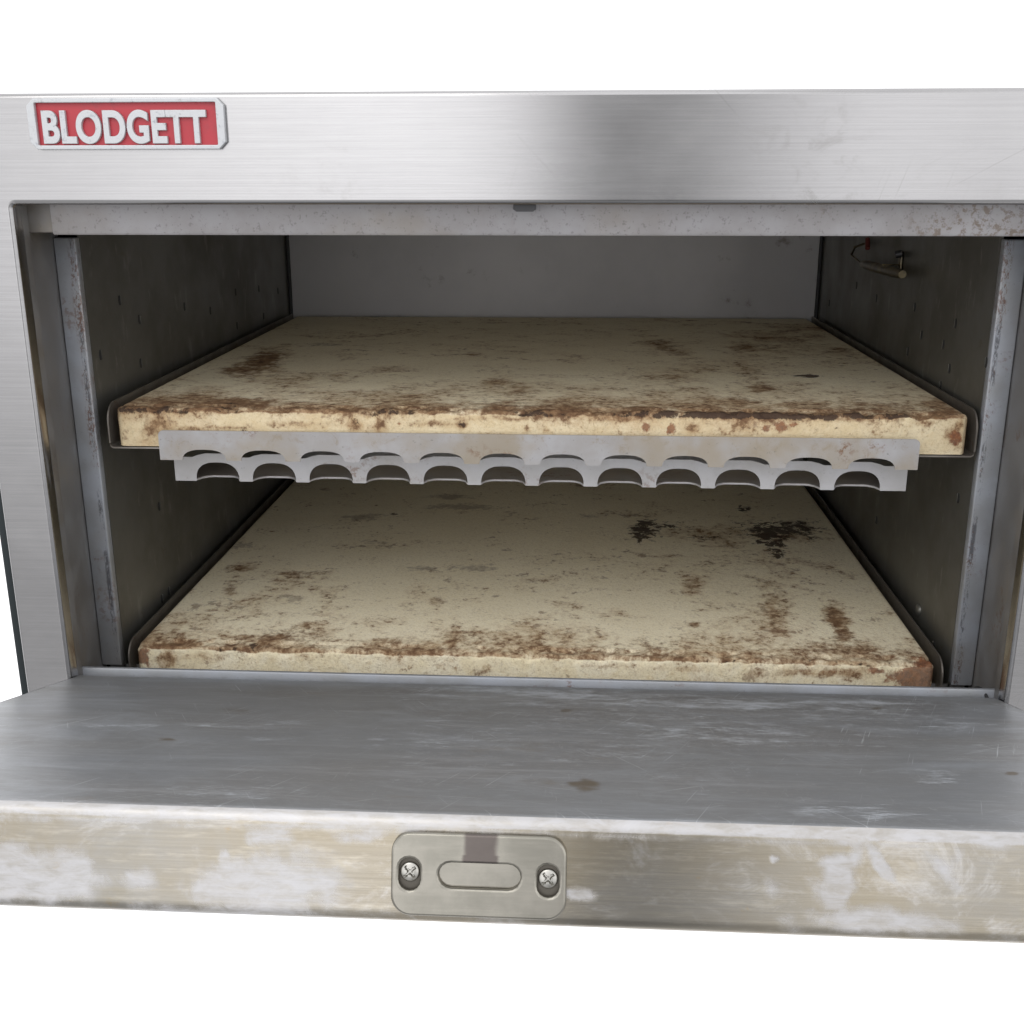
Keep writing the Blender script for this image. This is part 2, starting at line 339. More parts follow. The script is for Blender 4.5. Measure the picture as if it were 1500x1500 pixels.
def sweep(bm, prof, x0=None, x1=None, z0=None, z1=None, th=.0015):
    """prof: open polyline; (y,z) swept along x, or (x,y) swept along z; given a thickness"""
    P = [Vector(p) for p in prof]; out = []
    for i, p in enumerate(P):
        d = Vector((0, 0))
        if i > 0: d += (p-P[i-1]).normalized()
        if i < len(P)-1: d += (P[i+1]-p).normalized()
        d.normalize(); out.append(p + Vector((-d.y, d.x))*th)
    loop = P + out[::-1]
    if x0 is not None: extrude_poly(bm, [(x0, p.x, p.y) for p in loop], (x1-x0, 0, 0))
    else: extrude_poly(bm, [(p.x, p.y, z0) for p in loop], (0, 0, z1-z0))
def rrect(x0, z0, x1, z1, r, seg=6, corners=(1, 1, 1, 1)):
    pts = []
    for k, (cx, cz, a0) in enumerate(((x1-r, z1-r, 0), (x0+r, z1-r, 90), (x0+r, z0+r, 180), (x1-r, z0+r, 270))):
        for i in range(seg+1):
            a = math.radians(a0+90*i/seg); pts.append((cx+r*math.cos(a), cz+r*math.sin(a)))
    return pts
def curve_mesh(loops, extrude, bevel, res=3):
    cu = bpy.data.curves.new('tmp', 'CURVE'); cu.dimensions = '2D'; cu.fill_mode = 'BOTH'
    for lp in loops:
        sp = cu.splines.new('POLY'); sp.points.add(len(lp)-1)
        for i, p in enumerate(lp): sp.points[i].co = (p[0], p[1], 0, 1)
        sp.use_cyclic_u = True
    cu.extrude = extrude; cu.bevel_depth = bevel; cu.bevel_resolution = res; cu.offset = -bevel
    o = bpy.data.objects.new('tmp', cu); COL.objects.link(o)
    me = bpy.data.meshes.new_from_object(o.evaluated_get(bpy.context.evaluated_depsgraph_get()))
    bpy.data.objects.remove(o); bpy.data.curves.remove(cu); return me
STAND = Matrix(((1, 0, 0, 0), (0, 0, -1, 0), (0, 1, 0, 0), (0, 0, 0, 1)))   # curve XY -> world XZ, facing -Y
def facing(me, y, extra=None):
    me.transform(STAND); me.transform(Matrix.Translation((0, y, 0))); return me
def vnoise(P, f, seed):
    from mathutils import noise
    off = Vector((seed*3.1, seed*1.7, seed*.9)); return np.array([noise.noise(Vector(p)*f+off) for p in P])
def set_attr(me, name, v):
    a = me.attributes.new(name, 'FLOAT', 'POINT'); a.data.foreach_set('value', np.clip(v, 0, 1.5).astype(np.float32))

# ------------------------------------------------------------------ measured layout (metres)
XL, XR = -0.4933, 0.4908          # cavity
YB = 0.8992
ZU = 0.2908; TH = 0.0440; DS = 0.8656; H = 0.47
XOL, XOR, YO, ZO = -0.4958, 0.5021, -0.12, 0.5125
XLO, XRO, YF = -0.5183, 0.5154, 0.005
ZT, ZB = 0.4751, -0.0287
YL, ZL = -0.08, 0.4838
YD, ZD, THD, LD = -0.1022, 0.0082, 0.2853, 0.5106
STL = on_y(38, 1010, YO)[0]       # left outer side of the oven
OUTL, OUTR = STL, -STL + (XOL+XOR)
TOP = on_y(750, 132, YO)[2]; BOT = -0.17

oven = root('deck_oven', (0, 0.35, BOT), 'stainless steel deck oven with its door dropped half open and red nameplate', 'oven')

# front frame
me = curve_mesh([rrect(OUTL, BOT, OUTR, TOP, .006), rrect(XOL, -.045, XOR, ZO, .004, 4)[::-1]], .006, .0045, 4)
facing(me, YO+.0105)
link('front_frame', me, MT['front'], oven, smooth=50)
# outer side and top skins behind the frame
bm = bmesh.new()
box(bm, (OUTL-.0015, YO+.022, BOT), (OUTL+.002, YB+.06, TOP-.001)); box(bm, (OUTR-.002, YO+.022, BOT), (OUTR+.0015, YB+.06, TOP-.001))
box(bm, (OUTL+.002, YO+.022, TOP-.004), (OUTR-.002, YB+.06, TOP-.001)); box(bm, (OUTL+.002, YB+.055, BOT), (OUTR-.002, YB+.06, TOP-.004))
box(bm, (OUTL+.002, YO+.022, BOT+.001), (OUTR-.002, YB+.055, BOT+.004))
link('outer_casing', bm_me('outer_casing', bm), MT['front'], oven)
for s, xx in ((-1, OUTL), (1, OUTR)):
    bm = bmesh.new(); a, b = sorted((xx - s*.001, xx + s*.0085)); box(bm, (a, YO+.004, BOT), (b, YO+.0215, TOP-.002), .002)
    link('edge_trim', bm_me('edge_trim', bm), MT['trim'], oven, smooth=50)

# side jambs: folded sheet running from the frame edge back to the flanges
for s, xo, xf, xi in ((-1, XOL, XLO, XL), (1, XOR, XRO, XR)):
    bm = bmesh.new()
    prof = [(xo+s*.001, YO+.012), (xo+s*.0012, YO+.032), (xo+s*.006, YO+.040), (xf-s*.0025, YF-.012), (xf, YF-.002), (xf, YF+.014)]
    if s > 0: prof = prof[::-1]
    sweep(bm, prof, z0=-.045, z1=ZO+.004, th=.0015)
    link('door_jamb', bm_me('door_jamb', bm), MT['jamb'], oven, smooth=35)
    # flange strip round the cavity mouth
    bm = bmesh.new()
    r = .006
    a0, a1 = sorted((xi, xf - s*.0006))
    box(bm, (a0, YF, ZB), (a1, YF+.012, ZT), .0016)
    # rolled inner ridge
    link('cavity_flange', bm_me('cavity_flange', bm), MT['flange_l' if s < 0 else 'flange_r'], oven, smooth=50)
# header lip
xa = on_y(76.5, 325, YL)[0]
bm = bmesh.new()
sweep(bm, [(YL+.006, ZL+.0005), (YL+.0012, ZL), (YL, ZL+.0015), (YL, ZO+.006)][::-1], x0=xa, x1=.497, th=-.0015)
link('header_lip', bm_me('header_lip', bm), MT['rim'], oven, smooth=50)
bm = bmesh.new(); box(bm, (xa+.002, YL+.0062, ZL+.003), (XR+.004, YF+.010, ZL+.006)); box(bm, (XLO-.012, YL+.0005, ZL+.0005), (xa-.0004, YF+.004, ZO+.006), .001)
link('header_soffit', bm_me('header_soffit', bm), MT['jamb'], oven)
# latch catch hanging below the frame
bm = bmesh.new()
p0 = on_y(752, 299, YO+.012); p1 = on_y(785, 310, YO+.012)
pts = [(p0[0], p0[2]+.012), (p0[0], p1[2]+.002), (p0[0]+.003, p1[2]), (p1[0]-.003, p1[2]), (p1[0], p1[2]+.002), (p1[0], p0[2]+.012)]
extrude_poly(bm, [(x, YO+.010, z) for x, z in pts], (0, .012, 0))
link('latch_catch', bm_me('latch_catch', bm), MT['iron'], oven)

# cavity
ZC = ZL+.03; ZF = -.06
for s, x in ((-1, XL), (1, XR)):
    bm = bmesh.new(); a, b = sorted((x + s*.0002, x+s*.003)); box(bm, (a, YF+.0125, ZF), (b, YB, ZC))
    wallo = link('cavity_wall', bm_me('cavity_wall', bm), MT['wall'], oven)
    pxs = ((345, 428), (379, 423), (407, 426), (270, 449), (204, 468), (386, 463), (347, 477), (147, 520), (206, 532), (237, 877), (247, 866), (175, 440), (308, 455), (233, 742), (262, 700)) if s < 0 else \
          ((1255, 418), (1284, 437), (1215, 444), (1340, 450), (1400, 474), (1350, 491), (1382, 505), (1330, 515), (1391, 540), (1378, 565), (1445, 531), (1284, 762), (1368, 946), (1404, 730), (1300, 690))
    for px, py in pxs:
        d = ray(px, py); P = CAM + d*((x-CAM[0])/d[0])
        bm = bmesh.new(); 
        n = 14; ring = [(x - s*.0004, P[1]+.0032*math.cos(2*math.pi*i/n), P[2]+.0060*math.sin(2*math.pi*i/n)) for i in range(n)]
        extrude_poly(bm, ring, (s*.0004, 0, 0))
        link('slot', bm_me('slot', bm), MT['slot'], wallo)
        bm = bmesh.new()      # pressed rim on the far side of the slot
        ring = [(x - s*.0010, P[1]+.0032+.0010*math.cos(2*math.pi*i/8), P[2]+.0052*math.sin(2*math.pi*i/8)) for i in range(8)]
        extrude_poly(bm, ring, (s*.0010, 0, 0)); link('slot_rim', bm_me('slot_rim', bm), MT['wall'], wallo)
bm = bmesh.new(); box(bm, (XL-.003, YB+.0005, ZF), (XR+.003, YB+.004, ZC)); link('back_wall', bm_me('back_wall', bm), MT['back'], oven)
bm = bmesh.new(); box(bm, (XL, YF+.012, ZF-.003), (XR, YB, ZF)); link('cavity_floor', bm_me('cavity_floor', bm), MT['pale_sheet'], oven)
bm = bmesh.new(); box(bm, (XL, YF+.012, ZC), (XR, YB, ZC+.003)); link('cavity_ceiling', bm_me('cavity_ceiling', bm), MT['pale_sheet'], oven)
# dark seam angles in the two back corners
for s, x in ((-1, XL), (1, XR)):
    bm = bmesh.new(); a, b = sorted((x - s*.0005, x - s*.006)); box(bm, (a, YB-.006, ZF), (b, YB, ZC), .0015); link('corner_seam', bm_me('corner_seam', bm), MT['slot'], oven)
# sill strip in front of the lower stone
YS = -.088
zs1 = on_y(750, 993.5, YS)[2]; slope = (on_y(1425, 1010, YS)[2] - on_y(200, 979, YS)[2])/1.2
bm = bmesh.new()
sweep(bm, [(YS+.006, ZD-.02), (YS+.0052, zs1-.001), (YS+.004, zs1), (YS+.001, zs1-.0004), (YS, zs1-.002), (YS-.001, ZD-.02)][::-1], x0=XLO+.014, x1=XRO-.010, th=-.0015)
link('sill_strip', bm_me('sill_strip', bm), MT['flange'], oven, smooth=50)
bm = bmesh.new(); box(bm, (XLO, -.1, -.052), (XRO, YF, -.046)); box(bm, (XL-.02, YF+.0125, ZF), (XR+.02, YF+.0145, ZB-.004))
link('hinge_pan', bm_me('hinge_pan', bm), MT['jamb'], oven)
# hinge springs peeping out at both lower corners
def tube(bm, pts, r, seg=10, closed=False):
    P = [Vector(p) for p in pts]; rings = []
    for i, p in enumerate(P):
        d = (P[min(i+1, len(P)-1)] - P[max(i-1, 0)]).normalized()
        u = d.orthogonal().normalized() if i == 0 else (rings_u - d*rings_u.dot(d)).normalized()
        rings_u = u; v = d.cross(u)
        rr = r[i] if isinstance(r, (list, tuple)) else r
        rings.append([bm.verts.new(p + (u*math.cos(2*math.pi*k/seg) + v*math.sin(2*math.pi*k/seg))*rr) for k in range(seg)])
    for i in range(len(rings)-1):
        for k in range(seg):
            bm.faces.new((rings[i][k], rings[i][(k+1) % seg], rings[i+1][(k+1) % seg], rings[i+1][k]))
    bm.faces.new(rings[0][::-1]); bm.faces.new(rings[-1])
for px, py, s in ((138, 984, -1), (1434, 1006, 1)):
    c = on_y(px, py, -.085); bm = bmesh.new()
    pts = [(c[0]+s*(.002+.006*t), c[1]+.035-.045*t, c[2]-.024+.018*math.sin(t*2.4)) for t in [i/12 for i in range(13)]]
    tube(bm, pts, .0018); link('hinge_arm', bm_me('hinge_arm', bm), MT['iron'], oven, smooth=60)

# nameplate on the upper frame
nx0 = on_y(48, 205, YO)[0]; nx1 = on_y(333, 205, YO)[0]; nz0 = on_y(190, 219, YO)[2]; nz1 = nz0 + .0455
ch = .0065
def chamf(x0, z0, x1, z1, c): return [(x1-c, z1), (x0+c, z1), (x0, z1-c), (x0, z0+c), (x0+c, z0), (x1-c, z0), (x1, z0+c), (x1, z1-c)][::-1]
rl, rb = .0075, .0038
me = curve_mesh([chamf(nx0, nz0, nx1, nz1, ch), rrect(nx0+rl, nz0+rb, nx1-rl, nz1-rb, .001, 2)], .0022, .0007, 1)
facing(me, YO-.0029)
plate = link('nameplate', me, MT['alu'], oven, smooth=40)
me = curve_mesh([chamf(nx0+.001, nz0+.001, nx1-.001, nz1-.001, ch)], .0006, .0, 0); facing(me, YO-.0007)
link('red_field', me, MT['red'], plate)
def text_mesh(body, size, bold, ext, bev, space=1.0):
    cu = bpy.data.curves.new('txt', 'FONT'); cu.body = body; cu.size = size; cu.offset = bold; cu.extrude = ext; cu.bevel_depth = bev
    cu.bevel_resolution = 2; cu.space_character = space; cu.align_x = 'CENTER'
    o = bpy.data.objects.new('tmp', cu); COL.objects.link(o)
    me = bpy.data.meshes.new_from_object(o.evaluated_get(bpy.context.evaluated_depsgraph_get()))
    bpy.data.objects.remove(o); bpy.data.curves.remove(cu); return me
me = text_mesh('BLODGETT', .040, .0011, .0016, .0005, 1.06)
co_ = np.empty(len(me.vertices)*3); me.vertices.foreach_get('co', co_); co_ = co_.reshape(-1, 3)
x0, x1 = co_[:, 0].min(), co_[:, 0].max(); z0, z1 = co_[:, 1].min(), co_[:, 1].max()
tx0, tx1 = on_y(64, 200, YO-.004)[0], on_y(304, 200, YO-.004)[0]; tz0 = on_y(180, 211, YO-.004)[2]; tz1 = tz0+.0305
me.transform(Matrix.Translation((-x0, -z0, 0))); me.transform(Matrix.Diagonal(((tx1-tx0)/(x1-x0), (tz1-tz0)/(z1-z0), 1, 1))); me.transform(Matrix.Translation((tx0, tz0, 0)))
facing(me, YO-.003); link('raised_letters', me, MT['alu'], plate, smooth=40)

# thermostat bulb clipped to the right wall
def on_x(px, py, x):
    d = ray(px, py); return CAM + d*((x-CAM[0])/d[0])
xw = XR-.022
a = on_x(1322, 402, xw); b = on_x(1262, 386, xw)
bulb_clip = None
bm = bmesh.new()
c0 = on_x(1318, 368, XR-.004); c1 = on_x(1322, 410, XR-.004)
box(bm, (XR-.004, c0[1]-.008, c1[2]), (XR-.0005, c0[1]+.006, c0[2]), .001)
box(bm, (XR-.026, c0[1]-.002, (c0[2]+c1[2])/2-.001), (XR-.004, c0[1]+.002, (c0[2]+c1[2])/2+.001), .0008)
box(bm, (XR-.024, c0[1]-.003, a[2]-.008), (XR-.001, c0[1]+.003, a[2]-.004), .001)
bulb_clip = link('bulb_clip', bm_me('bulb_clip', bm), MT['brass'], oven, smooth=50)
bm = bmesh.new(); tube(bm, [a, a+(b-a)*.15, a+(b-a)*.85, a+(b-a)*.97, b], [.005, .007, .0065, .005, .0025], 14)
link('sensing_bulb', bm_me('sensing_bulb', bm), MT['brass'], bulb_clip, smooth=60)
w0 = b; w1 = on_x(1247, 374, xw); w2 = on_x(1252, 362, xw); w3 = on_x(1266, 357, XR-.012); w4 = on_x(1270, 356, XR-.001)
bm = bmesh.new(); tube(bm, [w0, w1, w2, w3, w4], .0018, 8); link('capillary_tube', bm_me('capillary_tube', bm), MT['brass'], bulb_clip, smooth=60)
bm = bmesh.new(); tube(bm, [on_x(1271, 364, XR-.012), on_x(1271, 350, XR-.010)], .0035, 10); link('red_grommet', bm_me('red_grommet', bm), MT['redtip'], bulb_clip, smooth=60)
bm = bmesh.new(); tube(bm, [on_x(1312, 373, XR-.012), on_x(1322, 371, XR-.004)], .0050, 12); link('clip_nut', bm_me('clip_nut', bm), MT['iron'], bulb_clip, smooth=60)
# raised screw head low on the right wall
P = on_x(1346, 893, XR); bm = bmesh.new(); tube(bm, [(XR, P[1], P[2]), (XR-.002, P[1], P[2]), (XR-.0035, P[1], P[2])], [.008, .007, .004], 16)
link('wall_rivet', bm_me('wall_rivet', bm), MT['wall'], oven, smooth=50)

# ------------------------------------------------------------------ door (part of the oven), hinge line at the sill
dn = np.array([0, math.sin(THD), math.cos(THD)]); dl = np.array([0, -math.cos(THD), math.sin(THD)])   # surface normal, direction away from hinge
hinge = np.array([0, YD, ZD]); DX0, DX1 = XOL+.0015, XOR-.0025
THK = .070
def on_plane(px, py, p, n):
    d = ray(px, py); return CAM + d*(np.dot(p-CAM, n)/np.dot(d, n))
_wc = {}
def blobs(P, plane_fn, lst, ax1, ax2, warp=1.0, grow=1.0):
    """accumulate soft, ragged elliptical masks; lst holds (px,py,rx,ry,strength[,angle])"""
    out = np.zeros(len(P))
    if not lst: return out
    key = (len(P), float(P[0].sum()), float(P[-1].sum()))
    if key not in _wc: _wc[key] = [vnoise(P, 45, 21), vnoise(P, 120, 22), vnoise(P, 45, 23), vnoise(P, 120, 24)]
    n = _wc[key]
    w1 = n[0]+n[1]*.6; w2 = n[2]+n[3]*.6
    for b in lst:
        c = plane_fn(b[0], b[1]); cx = plane_fn(b[0]+4, b[1])-c; cy = plane_fn(b[0], b[1]+4)-c
        J = np.array([[np.dot(cx, ax1), np.dot(cy, ax1)], [np.dot(cx, ax2), np.dot(cy, ax2)]])/4.0
        Ji = np.linalg.inv(J); D = P-c
        q = Ji @ np.vstack([D @ ax1, D @ ax2])
        if len(b) > 5:
            t = math.radians(b[5]); q = np.array([[math.cos(t), math.sin(t)], [-math.sin(t), math.cos(t)]]) @ q
        r = np.hypot(q[0]/(b[2]*grow)+w1*.55*warp, q[1]/(b[3]*grow)+w2*.55*warp)
        out = np.maximum(out, b[4]*np.clip(1.25-r*.72, 0, 1))
    return out
EX, EY, EZ = np.eye(3)
nx, nl = 300, 120
R = .0080
# profile along the door: liner surface -> rounded lip -> front edge
prof = [(LD-R)*i/nl for i in range(nl+1)]
PL = [(w, 0.0) for w in prof]
for i in range(1, 8):
    a = math.pi/2*i/7; PL.append((LD-R+R*math.sin(a), -R+R*math.cos(a)))
ne = 26
for i in range(1, ne+1): PL.append((LD, -R-(THK-2*R)*i/ne))
for i in range(1, 8):
    a = math.pi/2*i/7; PL.append((LD-R+R*math.cos(a), -THK+R-R*math.sin(a)))
PL.append((.0, -THK))
xs = np.linspace(DX0, DX1, nx+1)
def grid_mesh(name, rows, xs, i0, i1):
    V = []
    for w, h in rows[i0:i1+1]:
        base = hinge + dl*w + dn*h
        for x in xs: V.append((x, base[1], base[2]))
    V = np.array(V); nr = i1-i0+1; k = len(xs)
    F = [(r*k+c, r*k+c+1, (r+1)*k+c+1, (r+1)*k+c) for r in range(nr-1) for c in range(k-1)]
    me = bpy.data.meshes.new(name); me.from_pydata(V.tolist(), [], F); return me, V
sl = nl+2
me, V = grid_mesh('door', PL, xs, 0, sl)
fn = lambda px, py: on_plane(px, py, hinge, dn)
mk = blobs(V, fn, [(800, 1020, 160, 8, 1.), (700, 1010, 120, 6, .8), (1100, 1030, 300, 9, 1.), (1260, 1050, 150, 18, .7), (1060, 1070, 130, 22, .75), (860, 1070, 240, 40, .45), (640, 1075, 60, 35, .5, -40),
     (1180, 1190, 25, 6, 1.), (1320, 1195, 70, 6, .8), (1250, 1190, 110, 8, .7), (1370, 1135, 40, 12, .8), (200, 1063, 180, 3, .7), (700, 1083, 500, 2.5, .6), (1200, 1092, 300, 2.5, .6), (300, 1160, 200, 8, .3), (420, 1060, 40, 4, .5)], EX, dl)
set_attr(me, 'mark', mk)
bl = blobs(V, fn, [(857, 1148, 22, 9, .95), (345, 1040, 40, 10, .5), (243, 1083, 18, 4, .8), (1480, 1133, 12, 3, 1.1), (1150, 1140, 40, 15, .35), (100, 1130, 20, 5, .4), (830, 1040, 12, 4, .7), (1285, 1037, 18, 3, .7), (700, 1040, 300, 14, .30)], EX, dl)
set_attr(me, 'blot', bl)
door = link('door', me, MT['liner'], oven, smooth=0, label='scuffed dull grey inner door panel tilted half open')
# front edge of the door
me, V = grid_mesh('door_edge', PL, xs, sl, len(PL)-1)
pe = hinge+dl*LD
fne = lambda px, py: on_plane(px, py, pe, dl)
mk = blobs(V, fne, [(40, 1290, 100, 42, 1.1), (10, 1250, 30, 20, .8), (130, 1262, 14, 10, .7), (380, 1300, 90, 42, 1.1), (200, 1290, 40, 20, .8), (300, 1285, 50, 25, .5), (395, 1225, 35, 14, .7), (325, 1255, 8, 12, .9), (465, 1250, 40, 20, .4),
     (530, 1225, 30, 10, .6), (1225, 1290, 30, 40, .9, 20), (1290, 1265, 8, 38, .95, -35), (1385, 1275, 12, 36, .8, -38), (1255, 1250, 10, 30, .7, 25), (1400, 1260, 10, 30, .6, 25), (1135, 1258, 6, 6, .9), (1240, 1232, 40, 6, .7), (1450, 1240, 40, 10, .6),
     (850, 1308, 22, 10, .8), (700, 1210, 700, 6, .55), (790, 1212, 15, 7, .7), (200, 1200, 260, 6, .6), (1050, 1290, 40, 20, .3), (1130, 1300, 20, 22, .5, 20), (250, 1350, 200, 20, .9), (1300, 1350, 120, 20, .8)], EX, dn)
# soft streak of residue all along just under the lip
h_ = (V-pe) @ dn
mk = np.maximum(mk, .42*np.clip(1-np.abs(h_+.010)/.006, 0, 1)); mk = np.maximum(mk, .95*(h_ > -R*.85))  # rounded lip rows whitened: a highlight painted into the residue mask
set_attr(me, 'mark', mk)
bl = blobs(V, fne, [(170, 1250, 70, 30, .5), (165, 1310, 40, 25, .6), (700, 1350, 120, 10, .5)], EX, dn)
bl = np.maximum(bl, np.clip(1-np.abs(h_+.0058)/.0014, 0, 1)*np.clip(vnoise(V*[1, 0, 0], 90, 3)*2.2-.2, 0, 1)*.95)
set_attr(me, 'blot', bl)
link('door_edge', me, MT['edge'], door, smooth=0, label='heat yellowed brushed door edge with white residue and painted lip highlight')
for x in (DX0, DX1):
    bm = bmesh.new()
    s = -1 if x == DX0 else 1
    pts = [tuple(np.array([x, 0, 0]) + (hinge+dl*w+dn*h)*[0, 1, 1]) for w, h in [(0, 0)]+PL[nl:]]
    extrude_poly(bm, pts, (-s*.001, 0, 0))
    link('door_side', bm_me('door_side', bm), MT['liner'], door)

# strike plate with slot and two screws, lying on the door edge
# local frame: u = x, v = dn, out = dl
def edge_uv(px, py):
    p = fne(px, py); return p[0], float(np.dot(p-pe, dn))
def on_edge(me, off):
    """mesh drawn in (u,v) with z = outwards -> placed on the door edge"""
    A = Matrix(((1, 0, 0, 0), (0, dn[1], dl[1], 0), (0, dn[2], dl[2], 0), (0, 0, 0, 1)))
    me.transform(Matrix.Translation((0, 0, off))); me.transform(A); me.transform(Matrix.Translation(tuple(pe*[0, 1, 1]))); return me
u0, v1 = edge_uv(575, 1222); u1, _ = edge_uv(831, 1226)
v1 = edge_uv(700, 1220)[1]; vc = edge_uv(704, 1281)[1]; v0 = 2*vc - v1
rr = .0125
def arcpts(cx, cy, rx, ry, a0, a1, n=8): return [(cx+rx*math.cos(math.radians(a0+(a1-a0)*i/n)), cy+ry*math.sin(math.radians(a0+(a1-a0)*i/n))) for i in range(n+1)]
def oval(cx, cy, w, h):
    if w > h: r = h/2; return arcpts(cx+w/2-r, cy, r, r, -90, 90)+arcpts(cx-w/2+r, cy, r, r, 90, 270)
    r = w/2; return arcpts(cx, cy+h/2-r, r, r, 0, 180)+arcpts(cx, cy-h/2+r, r, r, 180, 360)
out = rrect(u0, v0, u1, v1, rr, 8)
sc, sv = edge_uv(703, 1281); sw = edge_uv(763, 1281)[0]-edge_uv(643, 1281)[0]; sh = edge_uv(703, 1263)[1]-edge_uv(703, 1300)[1]
k1, kv1 = edge_uv(601, 1277.5); k2, kv2 = edge_uv(803, 1288); kw = .0135; kh = .0205
me = curve_mesh([out, oval(sc, sv, sw, sh), oval(k1, kv1, kw, kh), oval(k2, kv2, kw, kh)], .0004, .0017, 4)
on_edge(me, .0023)
# dark burn mark on the middle of the plate: dense subdivision not needed, attribute follows the vertices
bmp = bmesh.new(); bmp.from_mesh(me)
bmesh.ops.triangulate(bmp, faces=bmp.faces[:])
for _ in range(3):
    es = [e for e in bmp.edges if e.calc_length() > .006]
    if es: bmesh.ops.subdivide_edges(bmp, edges=es, cuts=1); bmesh.ops.triangulate(bmp, faces=bmp.faces[:])
bmp.to_mesh(me); bmp.free()
V = np.empty(len(me.vertices)*3); me.vertices.foreach_get('co', V); V = V.reshape(-1, 3)
uc = edge_uv(704, 1250)[0]
set_attr(me, 'blot', np.clip(1.3-np.abs(V[:, 0]-uc)/.0105*.75, 0, 1)*np.where((V-pe) @ dn > vc, 1, .4))
link('strike_plate', me, MT['strike'], door, smooth=35)
me = curve_mesh([oval(sc, sv, sw+.002, sh+.002)], .0003, 0, 0); on_edge(me, .0003)
bmp = bmesh.new(); bmp.from_mesh(me); bmp.to_mesh(me); bmp.free()
set_attr(me, 'blot', np.full(len(me.vertices), .40))
link('slot_floor', me, MT['strike'], door)
for (ku, kv) in ((k1, kv1), (k2, kv2)):
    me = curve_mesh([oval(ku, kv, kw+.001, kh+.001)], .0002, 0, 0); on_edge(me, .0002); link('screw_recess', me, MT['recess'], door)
    # pan head with a cross cut
    bm = bmesh.new(); n = 40; rh = .0062; rings = []
    for r_, z_ in ((rh, 0), (rh, .0010), (rh*.93, .0016), (rh*.78, .0019), (rh*.6, .0021), (rh*.45, .0022), (rh*.3, .0022), (rh*.15, .0022)):
        rings.append([[ku+r_*math.cos(2*math.pi*i/n), kv+.0008+r_*math.sin(2*math.pi*i/n), z_] for i in range(n)])
    for ri, ring in enumerate(rings):
        for p in ring:
            a = p[0]-ku; b = p[1]-kv-.0008; t = math.radians(42); x_ = a*math.cos(t)+b*math.sin(t); y_ = -a*math.sin(t)+b*math.cos(t)
            if min(abs(x_), abs(y_)) < .00062 and max(abs(x_), abs(y_)) < rh*.72: p[2] -= .0016
    vr = [[bm.verts.new(p) for p in ring] for ring in rings]
    for i in range(len(vr)-1):
        for k in range(n): bm.faces.new((vr[i][k], vr[i][(k+1) % n], vr[i+1][(k+1) % n], vr[i+1][k]))
    bm.faces.new(vr[-1])
    me = bm_me('screw', bm); on_edge(me, .0004); link('screw', me, MT['screw'], door, smooth=45)

